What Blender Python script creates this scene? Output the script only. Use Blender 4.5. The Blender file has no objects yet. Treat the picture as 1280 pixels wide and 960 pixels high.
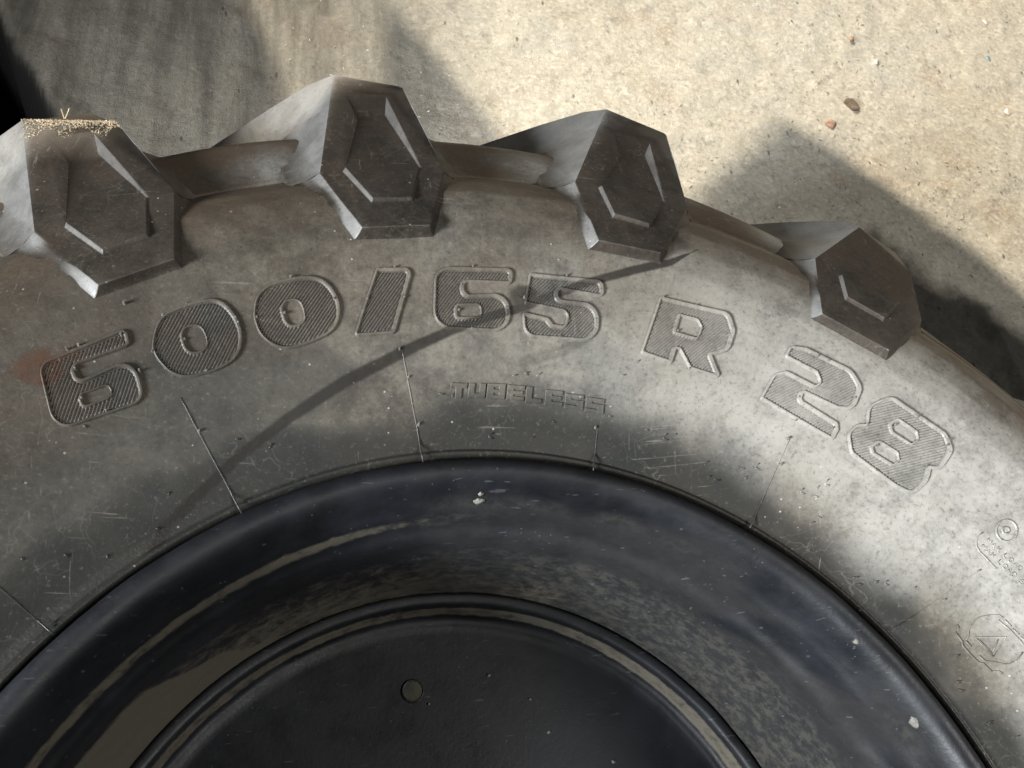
import bpy, bmesh, math, random
import numpy as np
from mathutils import Matrix, Vector
random.seed(7); rng = np.random.default_rng(7)
sc = bpy.context.scene
COL = sc.collection
RAD = math.radians

# ------------------------------------------------------------------ camera
ZW = 0.628                     # height of the near rim flange above the floor (wheel lies flat)
CR = np.array([[9.76978634e-01, -9.82185184e-02, 1.89382872e-01],
               [0.0, -8.87716233e-01, -4.60391018e-01],
               [2.13337173e-01, 4.49792188e-01, -8.67279792e-01]])
CT = np.array([0.00530242, 0.39785123, 0.47826364])
FPX = 1060.0
CO = -CR.T @ CT
cam = bpy.data.cameras.new('camera'); cam.sensor_width = 36; cam.lens = 36 * FPX / 1280
cam.clip_start = 0.02; cam.clip_end = 200
camo = bpy.data.objects.new('camera', cam); COL.objects.link(camo)
m = Matrix.Identity(4)
for i in range(3):
    m[i][0] = CR[0][i]; m[i][1] = -CR[1][i]; m[i][2] = -CR[2][i]; m[i][3] = CO[i]
m[2][3] += ZW
camo.matrix_world = m
cam.dof.use_dof = True; cam.dof.focus_distance = 0.80; cam.dof.aperture_fstop = 20.0
sc.camera = camo

# ------------------------------------------------------------------ light
SUN_EL, SUN_AZ = RAD(40), RAD(118)          # direction the sun comes from (azimuth ccw from +x)
sun_from = np.array([math.cos(SUN_EL) * math.cos(SUN_AZ), math.cos(SUN_EL) * math.sin(SUN_AZ), math.sin(SUN_EL)])
w = bpy.data.worlds.new('World'); sc.world = w; w.use_nodes = True
nt = w.node_tree; bg = nt.nodes['Background']
sky = nt.nodes.new('ShaderNodeTexSky'); sky.sky_type = 'NISHITA'; sky.sun_disc = False
sky.sun_elevation = SUN_EL; sky.sun_rotation = math.pi / 2 - SUN_AZ
nt.links.new(sky.outputs[0], bg.inputs[0]); bg.inputs[1].default_value = 0.022
sl = bpy.data.lights.new('sun', 'SUN'); sl.energy = 5.0; sl.angle = RAD(0.55); sl.color = (1.0, 0.90, 0.74)
so = bpy.data.objects.new('sun', sl); COL.objects.link(so)
so.rotation_euler = Vector(sun_from).to_track_quat('Z', 'Y').to_euler()

def area(name, loc, target, sx, sy, power, color, spread=180):
    l = bpy.data.lights.new(name, 'AREA'); l.shape = 'RECTANGLE'; l.size = sx; l.size_y = sy
    l.energy = power; l.color = color; l.spread = RAD(spread)
    o = bpy.data.objects.new(name, l); COL.objects.link(o); o.location = loc
    o.rotation_euler = (Vector(loc) - Vector(target)).to_track_quat('Z', 'Y').to_euler()
    return o
area('overhead_light', (2.1, -0.6, 3.0), (0.55, 0.15, .6), 1.2, 1.0, 11, (1.0, 0.98, 0.94), 60)
area('left_area_light', (-3.2, -1.1, 2.05), (0.35, 0.05, .6), 1.2, 1.0, 64, (0.93, 0.965, 1.0), 58)  # added area lamp out of view, cool light from the left
vs = sc.view_settings; vs.view_transform = 'Standard'; vs.look = 'None'; vs.exposure = 0.32; vs.gamma = 1.0
vs.use_curve_mapping = False

# ------------------------------------------------------------------ helpers
def sidez(r):
    "height of the sidewall over the flange plane"
    return np.interp(r, [.386, .390, .396, .410, .430, .466, .50, .525, .55, .575, .60, .62, .635, .645, .66],
                        [-.004, .002, .003, .009, .018, .036, .0485, .0555, .0600, .0595, .054, .043, .0305, .020, .010])
def sideslope(r):
    return (sidez(r + .006) - sidez(r - .006)) / .012
def ray(P):
    P = np.atleast_2d(np.array(P, float))
    return np.c_[(P[:, 0] - 640) / FPX, (P[:, 1] - 480) / FPX, np.ones(len(P))] @ CR
def hit(P, zf, n=60):
    d = ray(P); z = np.zeros(len(d))
    for _ in range(n):
        s = (z - CO[2]) / d[:, 2]; X = CO + d * s[:, None]
        z = .5 * z + .5 * zf(np.hypot(X[:, 0], X[:, 1]))
    return X
def on_side(P, h=0.0):
    return hit(P, lambda r: sidez(r) + h)
def polar(r, th, z):
    t = math.radians(th); return np.array([r * math.cos(t), r * math.sin(t), z])

def hash2(ix, iy, s):
    v = np.sin(ix * 127.1 + iy * 311.7 + s * 74.7) * 43758.5453
    return v - np.floor(v)
def vnoise(x, y, s=0):
    ix = np.floor(x); iy = np.floor(y); fx = x - ix; fy = y - iy
    fx = fx * fx * (3 - 2 * fx); fy = fy * fy * (3 - 2 * fy)
    a = hash2(ix, iy, s); b = hash2(ix + 1, iy, s); c = hash2(ix, iy + 1, s); d = hash2(ix + 1, iy + 1, s)
    return (a * (1 - fx) + b * fx) * (1 - fy) + (c * (1 - fx) + d * fx) * fy
def fbm(x, y, f, o=4, s=0, g=.5):
    t = 0; a = 1; n = 0
    for k in range(o):
        t = t + a * vnoise(x * f, y * f, s + k); n += a; a *= g; f *= 2.03
    return t / n
def sstep(a, b, x):
    t = np.clip((x - a) / (b - a), 0, 1); return t * t * (3 - 2 * t)

def mesh_obj(name, V, F, mat, parent=None, smooth=True, attrs=None, quads=True):
    me = bpy.data.meshes.new(name)
    V = np.asarray(V, np.float32)
    if isinstance(F, np.ndarray):
        k = F.shape[1]
        me.vertices.add(len(V)); me.vertices.foreach_set('co', V.ravel())
        me.loops.add(F.size); me.loops.foreach_set('vertex_index', F.astype(np.int32).ravel())
        me.polygons.add(len(F))
        me.polygons.foreach_set('loop_start', np.arange(0, F.size, k, dtype=np.int32))
        me.update(calc_edges=True); me.validate()
    else:
        me.from_pydata([tuple(v) for v in V], [], F)
    if smooth: me.polygons.foreach_set('use_smooth', [True] * len(me.polygons))
    for an, av in (attrs or {}).items():
        a = me.attributes.new(an, 'FLOAT', 'POINT'); a.data.foreach_set('value', np.asarray(av, np.float32))
    me.materials.append(mat)
    o = bpy.data.objects.new(name, me); COL.objects.link(o)
    if parent is not None: o.parent = parent
    return o
def tag(o, label=None, cat=None, group=None, kind=None):
    if label: o['label'] = label
    if cat: o['category'] = cat
    if group: o['group'] = group
    if kind: o['kind'] = kind
    return o
def gridfaces(nu, nv, wrap=False):
    i, j = np.meshgrid(np.arange(nu if wrap else nu - 1), np.arange(nv - 1), indexing='ij')
    i2 = (i + 1) % nu
    return np.stack([i * nv + j, i2 * nv + j, i2 * nv + j + 1, i * nv + j + 1], -1).reshape(-1, 4)

# ------------------------------------------------------------------ materials
class NT:
    def __init__(s, name):
        s.m = bpy.data.materials.new(name); s.m.use_nodes = True; s.t = s.m.node_tree
        s.b = s.t.nodes['Principled BSDF']; s.L = s.t.links.new
        s.co = s.n('ShaderNodeTexCoord').outputs['Object']
    def n(s, k, **kw):
        x = s.t.nodes.new(k)
        for a, v in kw.items(): setattr(x, a, v)
        return x
    def val(s, sock, v):
        if hasattr(v, 'is_linked') or isinstance(v, bpy.types.NodeSocket): s.L(v, sock)
        else: sock.default_value = v
    def noise(s, scale, detail=4, rough=.55, vec=None, dist=0, col=False):
        x = s.n('ShaderNodeTexNoise'); x.inputs['Scale'].default_value = scale; x.inputs['Detail'].default_value = detail
        x.inputs['Roughness'].default_value = rough; x.inputs['Distortion'].default_value = dist
        s.L(vec if vec is not None else s.co, x.inputs['Vector']); return x.outputs['Color' if col else 'Fac']
    def voro(s, scale, feat='F1', vec=None, out='Distance', rnd=1):
        x = s.n('ShaderNodeTexVoronoi', feature=feat); x.inputs['Scale'].default_value = scale
        x.inputs['Randomness'].default_value = rnd
        s.L(vec if vec is not None else s.co, x.inputs['Vector']); return x.outputs[out]
    def mapr(s, v, a, b, c=0., d=1., smooth=True):
        x = s.n('ShaderNodeMapRange'); x.interpolation_type = 'SMOOTHSTEP' if smooth else 'LINEAR'
        s.val(x.inputs[0], v)
        for i, k in enumerate((a, b, c, d)): x.inputs[i + 1].default_value = k
        return x.outputs[0]
    def math(s, op, a, b=0.):
        x = s.n('ShaderNodeMath', operation=op); s.val(x.inputs[0], a); s.val(x.inputs[1], b); return x.outputs[0]
    def mix(s, f, a, b):
        x = s.n('ShaderNodeMix', data_type='RGBA'); s.val(x.inputs[0], f)
        for k, v in ((6, a), (7, b)):
            if isinstance(v, tuple): x.inputs[k].default_value = (*v, 1)
            else: s.L(v, x.inputs[k])
        return x.outputs[2]
    def attr(s, name):
        return s.n('ShaderNodeAttribute', attribute_name=name).outputs['Fac']
    def scale(s, sx, sy, sz, rz=0):
        x = s.n('ShaderNodeMapping'); x.inputs['Scale'].default_value = (sx, sy, sz); x.inputs['Rotation'].default_value = (0, 0, rz)
        s.L(s.co, x.inputs['Vector']); return x.outputs[0]
    def bump(s, h, strength, dist):
        x = s.n('ShaderNodeBump'); x.inputs['Strength'].default_value = strength; x.inputs['Distance'].default_value = dist
        s.L(h, x.inputs['Height']); return x.outputs[0]
    def fin(s, col, rough, nrm=None, spec=.5):
        s.val(s.b.inputs['Base Color'], (*col, 1) if isinstance(col, tuple) else col)
        s.val(s.b.inputs['Roughness'], rough); s.b.inputs['Specular IOR Level'].default_value = spec
        if nrm is not None: s.L(nrm, s.b.inputs['Normal'])
        return s.m

def rubber(name, base=(.030, .028, .024), dust=(.112, .101, .079), dlo=.30, dhi=.85, brown_amt=1.0):
    s = NT(name)
    big = s.noise(7, 5, .6, dist=.6); mid = s.noise(38, 5, .65); fine = s.noise(420, 3, .6)
    d = s.mapr(s.math('ADD', s.math('MULTIPLY', big, .34), s.math('ADD', s.math('MULTIPLY', mid, .30), s.math('MULTIPLY', s.noise(130, 5, .75), .36))), .38, .62)
    d = s.math('MULTIPLY', d, s.mapr(fine, .25, .75, .75, 1.1))
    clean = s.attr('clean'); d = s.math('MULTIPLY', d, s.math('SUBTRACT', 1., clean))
    pale = s.math('MULTIPLY', s.attr('pale'), s.mapr(s.math('ADD', s.math('MULTIPLY', big, .24), s.math('ADD', s.math('MULTIPLY', mid, .34), s.math('MULTIPLY', s.noise(150, 5, .75), .42))), .38, .58, .55, 1.))
    c = s.mix(d, base, dust)
    c = s.mix(s.math('MULTIPLY', clean, .93), c, (.011, .0125, .012))  # near-black tone paints in shade by the bead and on the left
    c = s.mix(pale, c, (.285, .275, .25))  # sheen of the right sidewall painted as a lighter tone
    if name == 'lug_rubber':        # skylight on the left-facing flanks, painted in as a lighter grey
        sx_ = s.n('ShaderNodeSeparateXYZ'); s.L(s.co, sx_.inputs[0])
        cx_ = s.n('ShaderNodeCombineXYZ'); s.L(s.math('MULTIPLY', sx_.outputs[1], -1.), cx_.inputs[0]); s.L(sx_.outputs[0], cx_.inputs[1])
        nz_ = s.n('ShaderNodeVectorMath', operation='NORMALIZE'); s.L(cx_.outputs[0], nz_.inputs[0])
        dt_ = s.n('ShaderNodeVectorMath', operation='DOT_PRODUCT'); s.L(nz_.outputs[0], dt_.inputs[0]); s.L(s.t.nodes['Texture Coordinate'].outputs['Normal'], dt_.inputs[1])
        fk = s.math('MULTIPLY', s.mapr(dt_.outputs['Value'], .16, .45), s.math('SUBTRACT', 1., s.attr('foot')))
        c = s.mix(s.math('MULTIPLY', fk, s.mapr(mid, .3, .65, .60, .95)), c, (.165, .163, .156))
    else: fk = None
    br = s.math('MULTIPLY', s.attr('brown'), s.mapr(s.noise(13, 5, .65), .30, .54))
    if fk is not None: br = s.math('MULTIPLY', br, s.math('SUBTRACT', 1., fk))
    c = s.mix(s.math('MULTIPLY', br, (.78 * brown_amt)), c, (.068, .049, .033) if name == 'sidewall_rubber' else (.040, .029, .020))
    # pale scratches: two directions of stretched thin noise
    sc1 = s.mapr(s.noise(14, 3, .5, vec=s.scale(1, 30, 1, .9), dist=.6), .665, .70)
    sc2 = s.mapr(s.noise(16, 3, .5, vec=s.scale(24, 2, 1, .5), dist=.8), .67, .705)
    scr = s.math('MULTIPLY', s.math('ADD', sc1, sc2), s.mapr(s.noise(20, 2), .5, .62))
    c = s.mix(s.math('MULTIPLY', scr, .16), c, (.30, .28, .24))
    sp = s.math('MULTIPLY', s.mapr(s.voro(95), .055, .10, 1., 0.), s.mapr(s.noise(16, 2), .50, .62))
    c = s.mix(s.math('MULTIPLY', sp, .6), c, (.34, .32, .28))
    wv = s.n('ShaderNodeVectorMath', operation='MULTIPLY_ADD'); s.L(s.noise(14, 3, .6, col=True), wv.inputs[0]); wv.inputs[1].default_value = (.09, .09, .09); s.L(s.co, wv.inputs[2])
    for sc_, thr_, msk_ in ((17, .010, 12), (41, .022, 19)):
        ln = s.math('MULTIPLY', s.mapr(s.voro(sc_, 'DISTANCE_TO_EDGE', vec=wv.outputs[0]), 0., thr_, 1., 0.), s.mapr(s.noise(msk_, 3, .6), .50, .62))
        c = s.mix(s.math('MULTIPLY', ln, .09), c, (.27, .25, .21))
    mo = s.noise(300, 4, .75); c = s.mix(s.mapr(mo, .56, .74, 0, .16), c, (.30, .285, .25)); c = s.mix(s.mapr(mo, .46, .30, 0, .40), c, (.018, .016, .014))
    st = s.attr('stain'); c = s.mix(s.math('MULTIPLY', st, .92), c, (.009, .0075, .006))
    rs = s.attr('rust'); c = s.mix(s.math('MULTIPLY', rs, s.mapr(mid, .3, .6, .35, .85)), c, (.060, .028, .016))
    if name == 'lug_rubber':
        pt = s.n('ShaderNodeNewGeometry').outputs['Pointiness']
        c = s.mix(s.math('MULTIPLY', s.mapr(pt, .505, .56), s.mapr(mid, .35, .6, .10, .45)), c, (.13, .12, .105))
    r = s.math('ADD', s.mapr(big, .3, .7, .33, .43), s.math('MULTIPLY', d, .10))
    r = s.math('ADD', r, s.math('MULTIPLY', br, .12))
    h = s.math('ADD', s.math('MULTIPLY', fine, .35), s.math('ADD', s.math('MULTIPLY', mid, .8), s.math('MULTIPLY', sp, .5)))
    return s.fin(c, r, s.bump(h, .40, .0012), .26)
M_tyre = rubber('sidewall_rubber')
M_lug = rubber('lug_rubber', base=(.012, .011, .0095), dust=(.040, .034, .027), dlo=.25, brown_amt=.6)

def paint(name):
    s = NT(name)
    big = s.noise(6, 5, .6, dist=.4); mid = s.noise(30, 6, .65); fine = s.noise(260, 3, .6)
    ds = s.attr('dust')
    thr = s.math('ADD', s.math('MULTIPLY', s.noise(75, 4, .6), .65), s.math('MULTIPLY', fine, .35))
    d = s.mapr(s.math('ADD', ds, s.math('SUBTRACT', thr, .5)), .35, .75)
    c = s.mix(s.mapr(big, .35, .65), (.0030, .0034, .0042), (.0070, .0080, .0105))
    c = s.mix(d, c, (.062, .055, .042))
    so_ = s.attr('dark_mottle'); c = s.mix(so_, c, s.mix(s.math('MULTIPLY', s.mapr(s.noise(85, 5, .75), .42, .62), s.mapr(ds, .10, .26, .15, 1.)), (.0040, .0042, .0046), (.022, .0205, .017)))
    sc1 = s.math('MULTIPLY', s.mapr(s.noise(40, 2, .5, vec=s.scale(1, 9, 3, .6)), .70, .73), .4)
    sp = s.math('MULTIPLY', s.mapr(s.voro(150), .05, .11, 1., 0.), s.mapr(s.noise(18, 3), .48, .62))
    c = s.mix(s.math('MULTIPLY', s.math('ADD', sc1, sp), .42), c, (.13, .14, .15))
    r = s.math('ADD', s.math('ADD', s.mapr(mid, .3, .7, .42, .60), s.math('MULTIPLY', d, .3)), s.math('MULTIPLY', so_, .32))
    return s.fin(c, r, s.bump(s.math('ADD', mid, s.math('MULTIPLY', fine, .5)), .30, .0012), .32)
M_rim = paint('dark_blue_rim_paint')

def concrete():
    s = NT('rough_concrete')
    big = s.noise(1.7, 5, .6, dist=.5); mid = s.noise(9, 6, .65); fine = s.noise(105, 6, .78); vf = s.noise(420, 3, .6)
    c = s.mix(s.mapr(big, .35, .65), (.50, .445, .35), (.50, .475, .41))
    c = s.mix(s.mapr(mid, .40, .66), c, (.53, .49, .40))
    c = s.mix(s.mapr(s.noise(4.3, 4, .6), .56, .70, 0, .6), c, (.42, .325, .24))
    c = s.mix(s.mapr(s.noise(21, 4, .6), .55, .72, 0, .5), c, (.33, .315, .285))
    c = s.mix(s.mapr(fine, .51, .64, 0, .85), c, (.68, .64, .54))
    c = s.mix(s.mapr(fine, .46, .34, 0, .75), c, (.27, .235, .185))
    blot = s.noise(34, 5, .7); c = s.mix(s.mapr(blot, .42, .34, 0, .45), c, (.25, .215, .165))
    c = s.mix(s.mapr(blot, .60, .70, 0, .6), c, (.64, .61, .54))
    pit = s.math('MULTIPLY', s.mapr(s.voro(34, vec=s.scale(1, .45, 1, .3)), .05, .14, 1., 0.), s.mapr(s.noise(7, 3), .48, .60))
    c = s.mix(s.math('MULTIPLY', pit, .75), c, (.10, .085, .065))
    wh = s.math('MULTIPLY', s.mapr(s.voro(52), .06, .16, 1., 0.), s.mapr(s.noise(11, 3), .50, .60))
    c = s.mix(s.math('MULTIPLY', wh, .75), c, (.72, .68, .60))
    gr = s.voro(105, out='Color'); gv = s.n('ShaderNodeSeparateColor'); s.L(gr, gv.inputs[0])
    c = s.mix(s.mapr(gv.outputs[0], .80, 1., 0, .22), c, (.30, .26, .20)); c = s.mix(s.mapr(gv.outputs[1], .80, 1., 0, .35), c, (.74, .70, .61)); c = s.mix(s.mapr(gv.outputs[2], .95, 1., 0, .22), c, (.42, .27, .18))
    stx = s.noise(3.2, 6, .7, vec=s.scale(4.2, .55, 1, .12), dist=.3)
    sk = s.attr('streak_shade')
    c = s.mix(s.math('MULTIPLY', sk, s.mapr(stx, .30, .66, .95, .55)), c, (.115, .107, .088))  # trowel streaks, with the shade on this side painted into their dark colour
    dk = s.attr('dark'); c = s.mix(dk, c, (.012, .011, .010))  # near-black paints in the shade right of the wheel and inside the pit
    h = s.math('ADD', s.math('MULTIPLY', fine, 1.), s.math('ADD', s.math('MULTIPLY', vf, .35), s.math('MULTIPLY', mid, 1.2)))
    h = s.math('SUBTRACT', h, s.math('MULTIPLY', pit, .8))
    h = s.math('ADD', h, s.math('MULTIPLY', s.math('MULTIPLY', sk, stx), .6))
    return s.fin(c, .9, s.bump(h, .8, .006), .2)
M_floor = concrete()

def plain(name, col, rough=.8, var=.35, sc=60):
    s = NT(name); n = s.noise(sc, 4, .6)
    c = s.mix(s.mapr(n, .3, .7), tuple(x * (1 - var) for x in col), tuple(min(1, x * (1 + var)) for x in col))
    return s.fin(c, rough, s.bump(n, .4, .002), .3)
M_chip_b = plain('brown_stone', (.16, .12, .085)); M_chip_o = plain('brick_stone', (.33, .215, .15))
M_chip_w = plain('pale_stone', (.62, .58, .50)); M_chip_blue = plain('blue_plastic', (.24, .30, .31), .6)
M_straw = plain('dry_straw', (.46, .36, .20)); M_mud = plain('dry_mud', (.26, .215, .15), .95)
M_sun_mask = plain('sun_mask_plate', (.10, .10, .10), .7)
M_lime = plain('pale_dirt', (.11, .105, .092), .9, .3, 300)

# ------------------------------------------------------------------ the setting: floor
def spaced(segs):
    out = []
    for a, b, st in segs: out += list(np.arange(a, b, st))
    out.append(segs[-1][1]); return np.array(out)
xs = spaced([(-14, -3, .5), (-3, -1.2, .06), (-1.2, 2.1, .0085), (2.1, 4, .06), (4, 14, .5)])
ys = spaced([(-14, -2, .5), (-2, .55, .06), (.55, 2.2, .0085), (2.2, 4, .06), (4, 14, .5)])
X, Y = np.meshgrid(xs, ys, indexing='ij')
edge = hit([(-60, -70), (0, 28), (34, 82), (66, 142), (110, 230)], lambda r: -ZW + 0 * r)[:, :2]
def polydist(X, Y, pts):
    "signed distance to an open polyline (positive on its left) and unsigned distance"
    best = np.full(X.shape, 1e9); sg = np.zeros(X.shape)
    for (x0, y0), (x1, y1) in zip(pts[:-1], pts[1:]):
        dx, dy = x1 - x0, y1 - y0; L2 = dx * dx + dy * dy
        t = np.clip(((X - x0) * dx + (Y - y0) * dy) / L2, 0, 1)
        ex, ey = X - x0 - t * dx, Y - y0 - t * dy; d = np.hypot(ex, ey)
        c = dx * (Y - y0) - dy * (X - x0); mk = d < best
        best = np.where(mk, d, best); sg = np.where(mk, np.sign(c), sg)
    return best, sg
Z = (fbm(X, Y, 2.2, 4, 1) - .5) * .030 + (fbm(X, Y, 22, 4, 5) - .5) * .010 + (fbm(X, Y, 70, 2, 9) - .5) * .0045
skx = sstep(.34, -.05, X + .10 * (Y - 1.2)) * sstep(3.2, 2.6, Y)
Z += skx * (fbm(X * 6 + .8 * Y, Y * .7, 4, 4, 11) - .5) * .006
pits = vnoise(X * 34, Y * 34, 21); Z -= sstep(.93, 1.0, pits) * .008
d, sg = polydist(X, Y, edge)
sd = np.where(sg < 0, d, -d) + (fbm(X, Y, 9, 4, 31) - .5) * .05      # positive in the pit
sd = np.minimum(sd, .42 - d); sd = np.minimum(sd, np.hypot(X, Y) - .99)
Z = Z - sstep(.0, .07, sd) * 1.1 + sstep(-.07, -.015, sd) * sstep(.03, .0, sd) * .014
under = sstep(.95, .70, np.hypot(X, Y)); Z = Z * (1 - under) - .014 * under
Z -= .001
shade_area = hit([(1095, 285), (1145, 325), (1200, 355), (1262, 405), (1330, 450), (1500, 700), (1250, 640), (1100, 470), (1060, 360)], lambda r: -ZW + 0 * r)[:, :2]
dkm = np.zeros(X.shape); sel = (X > shade_area[:, 0].min() - .1) & (Y > shade_area[:, 1].min() - .1) & (Y < shade_area[:, 1].max() + .1) & (X < shade_area[:, 0].max() + .1)
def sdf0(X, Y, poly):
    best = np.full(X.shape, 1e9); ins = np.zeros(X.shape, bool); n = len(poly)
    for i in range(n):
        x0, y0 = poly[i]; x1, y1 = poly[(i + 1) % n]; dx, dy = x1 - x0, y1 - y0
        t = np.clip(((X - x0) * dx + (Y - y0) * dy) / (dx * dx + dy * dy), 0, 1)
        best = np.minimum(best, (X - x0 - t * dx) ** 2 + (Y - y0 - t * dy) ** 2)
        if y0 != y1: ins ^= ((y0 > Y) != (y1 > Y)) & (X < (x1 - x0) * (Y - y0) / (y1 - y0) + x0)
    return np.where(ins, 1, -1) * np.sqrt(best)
dsh = sdf0(X[sel], Y[sel], shade_area) + (fbm(X[sel], Y[sel], 11, 4, 101) - .5) * .09
dkm[sel] = sstep(-.02, .05, dsh) * .90  # shaded floor right of the wheel, painted dark
zz = np.zeros(X.shape); xx_, yy_ = X[sel], Y[sel]
q = (fbm(xx_, yy_, 26, 4, 105) - .5) * .022
for cl, am in (([(1205, 372), (1235, 410), (1262, 455), (1290, 500)], .016), ([(1190, 395), (1215, 425), (1245, 445)], .008), ([(1240, 470), (1248, 492), (1275, 512)], -.016), ([(1150, 350), (1175, 360), (1200, 372)], -.01)):
    dd, sg_ = polydist(xx_, yy_, hit(cl, lambda r: -ZW + 0 * r)[:, :2]); q += am * np.where(sg_ > 0, np.exp(-(dd / .03)), np.exp(-(dd / .008) ** 2))
zz[sel] = q * dkm[sel]; Z = Z + zz
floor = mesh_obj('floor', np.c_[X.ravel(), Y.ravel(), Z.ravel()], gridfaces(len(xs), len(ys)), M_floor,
                 attrs={'streak_shade': skx.ravel(), 'dark': np.maximum(sstep(-.014, .002, sd), dkm).ravel()})
tag(floor, kind='structure')

# added unseen plate, cut so the sun falls in chosen shapes on the floor
def floor_px(P): return hit(P, lambda r: -ZW + 0 * r)[:, :2]
gap = [tuple(p) for p in floor_px([(275, -60), (325, 40), (350, 110), (352, 215), (482, 150), (480, -10), (562, 90), (645, 200), (700, 250), (850, 262),
                                   (895, 215), (975, 138), (1045, 180), (1140, 252), (1215, 305), (1300, 380)])]
gap += [(6, -.6), (6, 6), (-.35, 6)]
def down(p):     # follow the sun from a point at flange height z=p[2] to the floor
    t = (p[2] + ZW) / sun_from[2]; return (p[0] - sun_from[0] * t, p[1] - sun_from[1] * t)
g2 = [down(polar(r, th, 0)) for r, th in ((.728, 120.5), (.722, 112), (.90, 111), (.92, 124), (.70, 126))]  # extra holes placed so sun touches the two left lug tops
g3 = [down(polar(r, th, 0)) for r, th in ((.752, 98.2), (.768, 93), (.90, 93), (.90, 106), (.745, 106))]
MASK_Z = 3.5
def up(p):
    t = MASK_Z / sun_from[2]; return (p[0] + sun_from[0] * t, p[1] + sun_from[1] * t)
from mathutils.geometry import delaunay_2d_cdt
outer = [(-10, -8), (9, -8), (9, 13.5), (-10, 13.5)]
holes = [[up(p) for p in g] for g in (gap, g2, g3)]
vv = [Vector(p) for p in outer]; ed = [(0, 1), (1, 2), (2, 3), (3, 0)]
for g in holes:
    b0 = len(vv); vv += [Vector(p) for p in g]; ed += [(b0 + i, b0 + (i + 1) % len(g)) for i in range(len(g))]
ov, _, of, _, _, _ = delaunay_2d_cdt(vv, ed, [], 0, 1e-6)
def inpoly(x, y, g):
    c = False; n = len(g)
    for i in range(n):
        x0, y0 = g[i]; x1, y1 = g[(i + 1) % n]
        if (y0 > y) != (y1 > y) and x < (x1 - x0) * (y - y0) / (y1 - y0) + x0: c = not c
    return c
fs = []
for f in of:
    cx = sum(ov[i].x for i in f) / len(f); cy = sum(ov[i].y for i in f) / len(f)
    if inpoly(cx, cy, outer) and not any(inpoly(cx, cy, g) for g in holes): fs.append(list(f))
sun_mask = mesh_obj('sun_mask', [(v.x, v.y, MASK_Z) for v in ov], fs, M_sun_mask, smooth=False)
so_ = sun_mask.modifiers.new('thickness', 'SOLIDIFY'); so_.thickness = .02; so_.offset = 1
tag(sun_mask, kind='structure')

# ------------------------------------------------------------------ the wheel
wheel = bpy.data.objects.new('tractor_wheel', None); COL.objects.link(wheel)
tag(wheel, 'big dusty black tractor tyre on a dark blue steel rim, lying on the concrete floor', 'tractor wheel')

# profile from bead over sidewall, shoulder and crown to the far bead
full = [(.645, .020), (.652, .0190), (.668, .014), (.686, .0085), (.704, .0015), (.7135, -.005), (.721, -.025), (.730, -.060), (.736, -.11), (.742, -.19), (.744, -.274)]
tight = [(.645, .020), (.648, .0195), (.653, .014), (.660, .004), (.667, -.008), (.672, -.020), (.678, -.036), (.684, -.064), (.700, -.11), (.718, -.19), (.722, -.274)]
kth = ([-40, 30, 42, 52, 65, 80, 92, 105, 180, 260], [.2, .05, .12, .35, .62, .86, .95, 1.05, 1., .6])
fz = np.array(full); tz = np.array(tight)
def dens(a, n):     # refine a polyline
    t = np.linspace(0, len(a) - 1, n); i = np.arange(len(a))
    return np.c_[np.interp(t, i, a[:, 0]), np.interp(t, i, a[:, 1])]
def smooth_line(a, it=3):
    for _ in range(it): a[1:-1] = .25 * a[:-2] + .5 * a[1:-1] + .25 * a[2:]
    return a
fz = smooth_line(dens(fz, 60), 1); tz = smooth_line(dens(tz, 60))
bead = np.array([(.374, -.044), (.377, -.036), (.3825, -.024), (.3845, -.010), (.3855, -.004), (.3866, -.0012), (.3880, .0008), (.3898, .0012), (.3907, -.0004), (.3925, .0006), (.3955, .0022)])
rs = np.linspace(.398, .6435, 205)
zs = sidez(rs)
for _ in range(6): zs[1:-1] = .25 * zs[:-2] + .5 * zs[1:-1] + .25 * zs[2:]
def sidez(r, _r=np.r_[rs, fz[::6, 0]], _z=np.r_[zs, fz[::6, 1]]):
    return np.interp(r, _r, _z)
side = np.c_[rs, zs]
thd = spaced([(-200, 12, 1.6), (12, 146, .125), (146, 160, 1.6)])[:-1]
# close the ring: the angles cover 360 degrees
thd = thd[(thd >= -200) & (thd < 159.9)]
T = np.radians(thd)
kk = np.interp(thd % 360 - np.where(thd % 360 > 260, 360, 0), *kth)
near = np.r_[bead, side]
cols = []
for k, t in zip(kk, T):
    sh = fz * k + tz * (1 - k)
    back = np.r_[sh, near[::-1]].copy()[::-1]
    row = np.r_[near, sh]
    mir = row[::-1].copy(); mir[:, 1] = -.548 - mir[:, 1]
    row = np.r_[row[::1], mir[1::3]]
    cols.append(row)
cols = np.array(cols)
Rr = cols[:, :, 0]; Zz = cols[:, :, 1].copy(); TT = np.repeat(T[:, None], Rr.shape[1], 1)
VX = Rr * np.cos(TT); VY = Rr * np.sin(TT)
nb, nside = len(bead), len(near)
wav = (fbm(VX, VY, 9, 3, 41) - .5) * .0030 + (fbm(VX, VY, 60, 2, 44) - .5) * .0005
msk = np.zeros(Rr.shape); msk[:, nb:nside + 40] = 1
msk *= sstep(.400, .42, Rr)
Zz += wav * msk
# black step where the two mould halves meet at the shoulder
ci = int(nside)
j0 = nside
for j, dz in ((j0 - 1, -.0012), (j0, -.0026), (j0 + 1, -.0016)): Zz[:, j] += dz * 1
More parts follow.
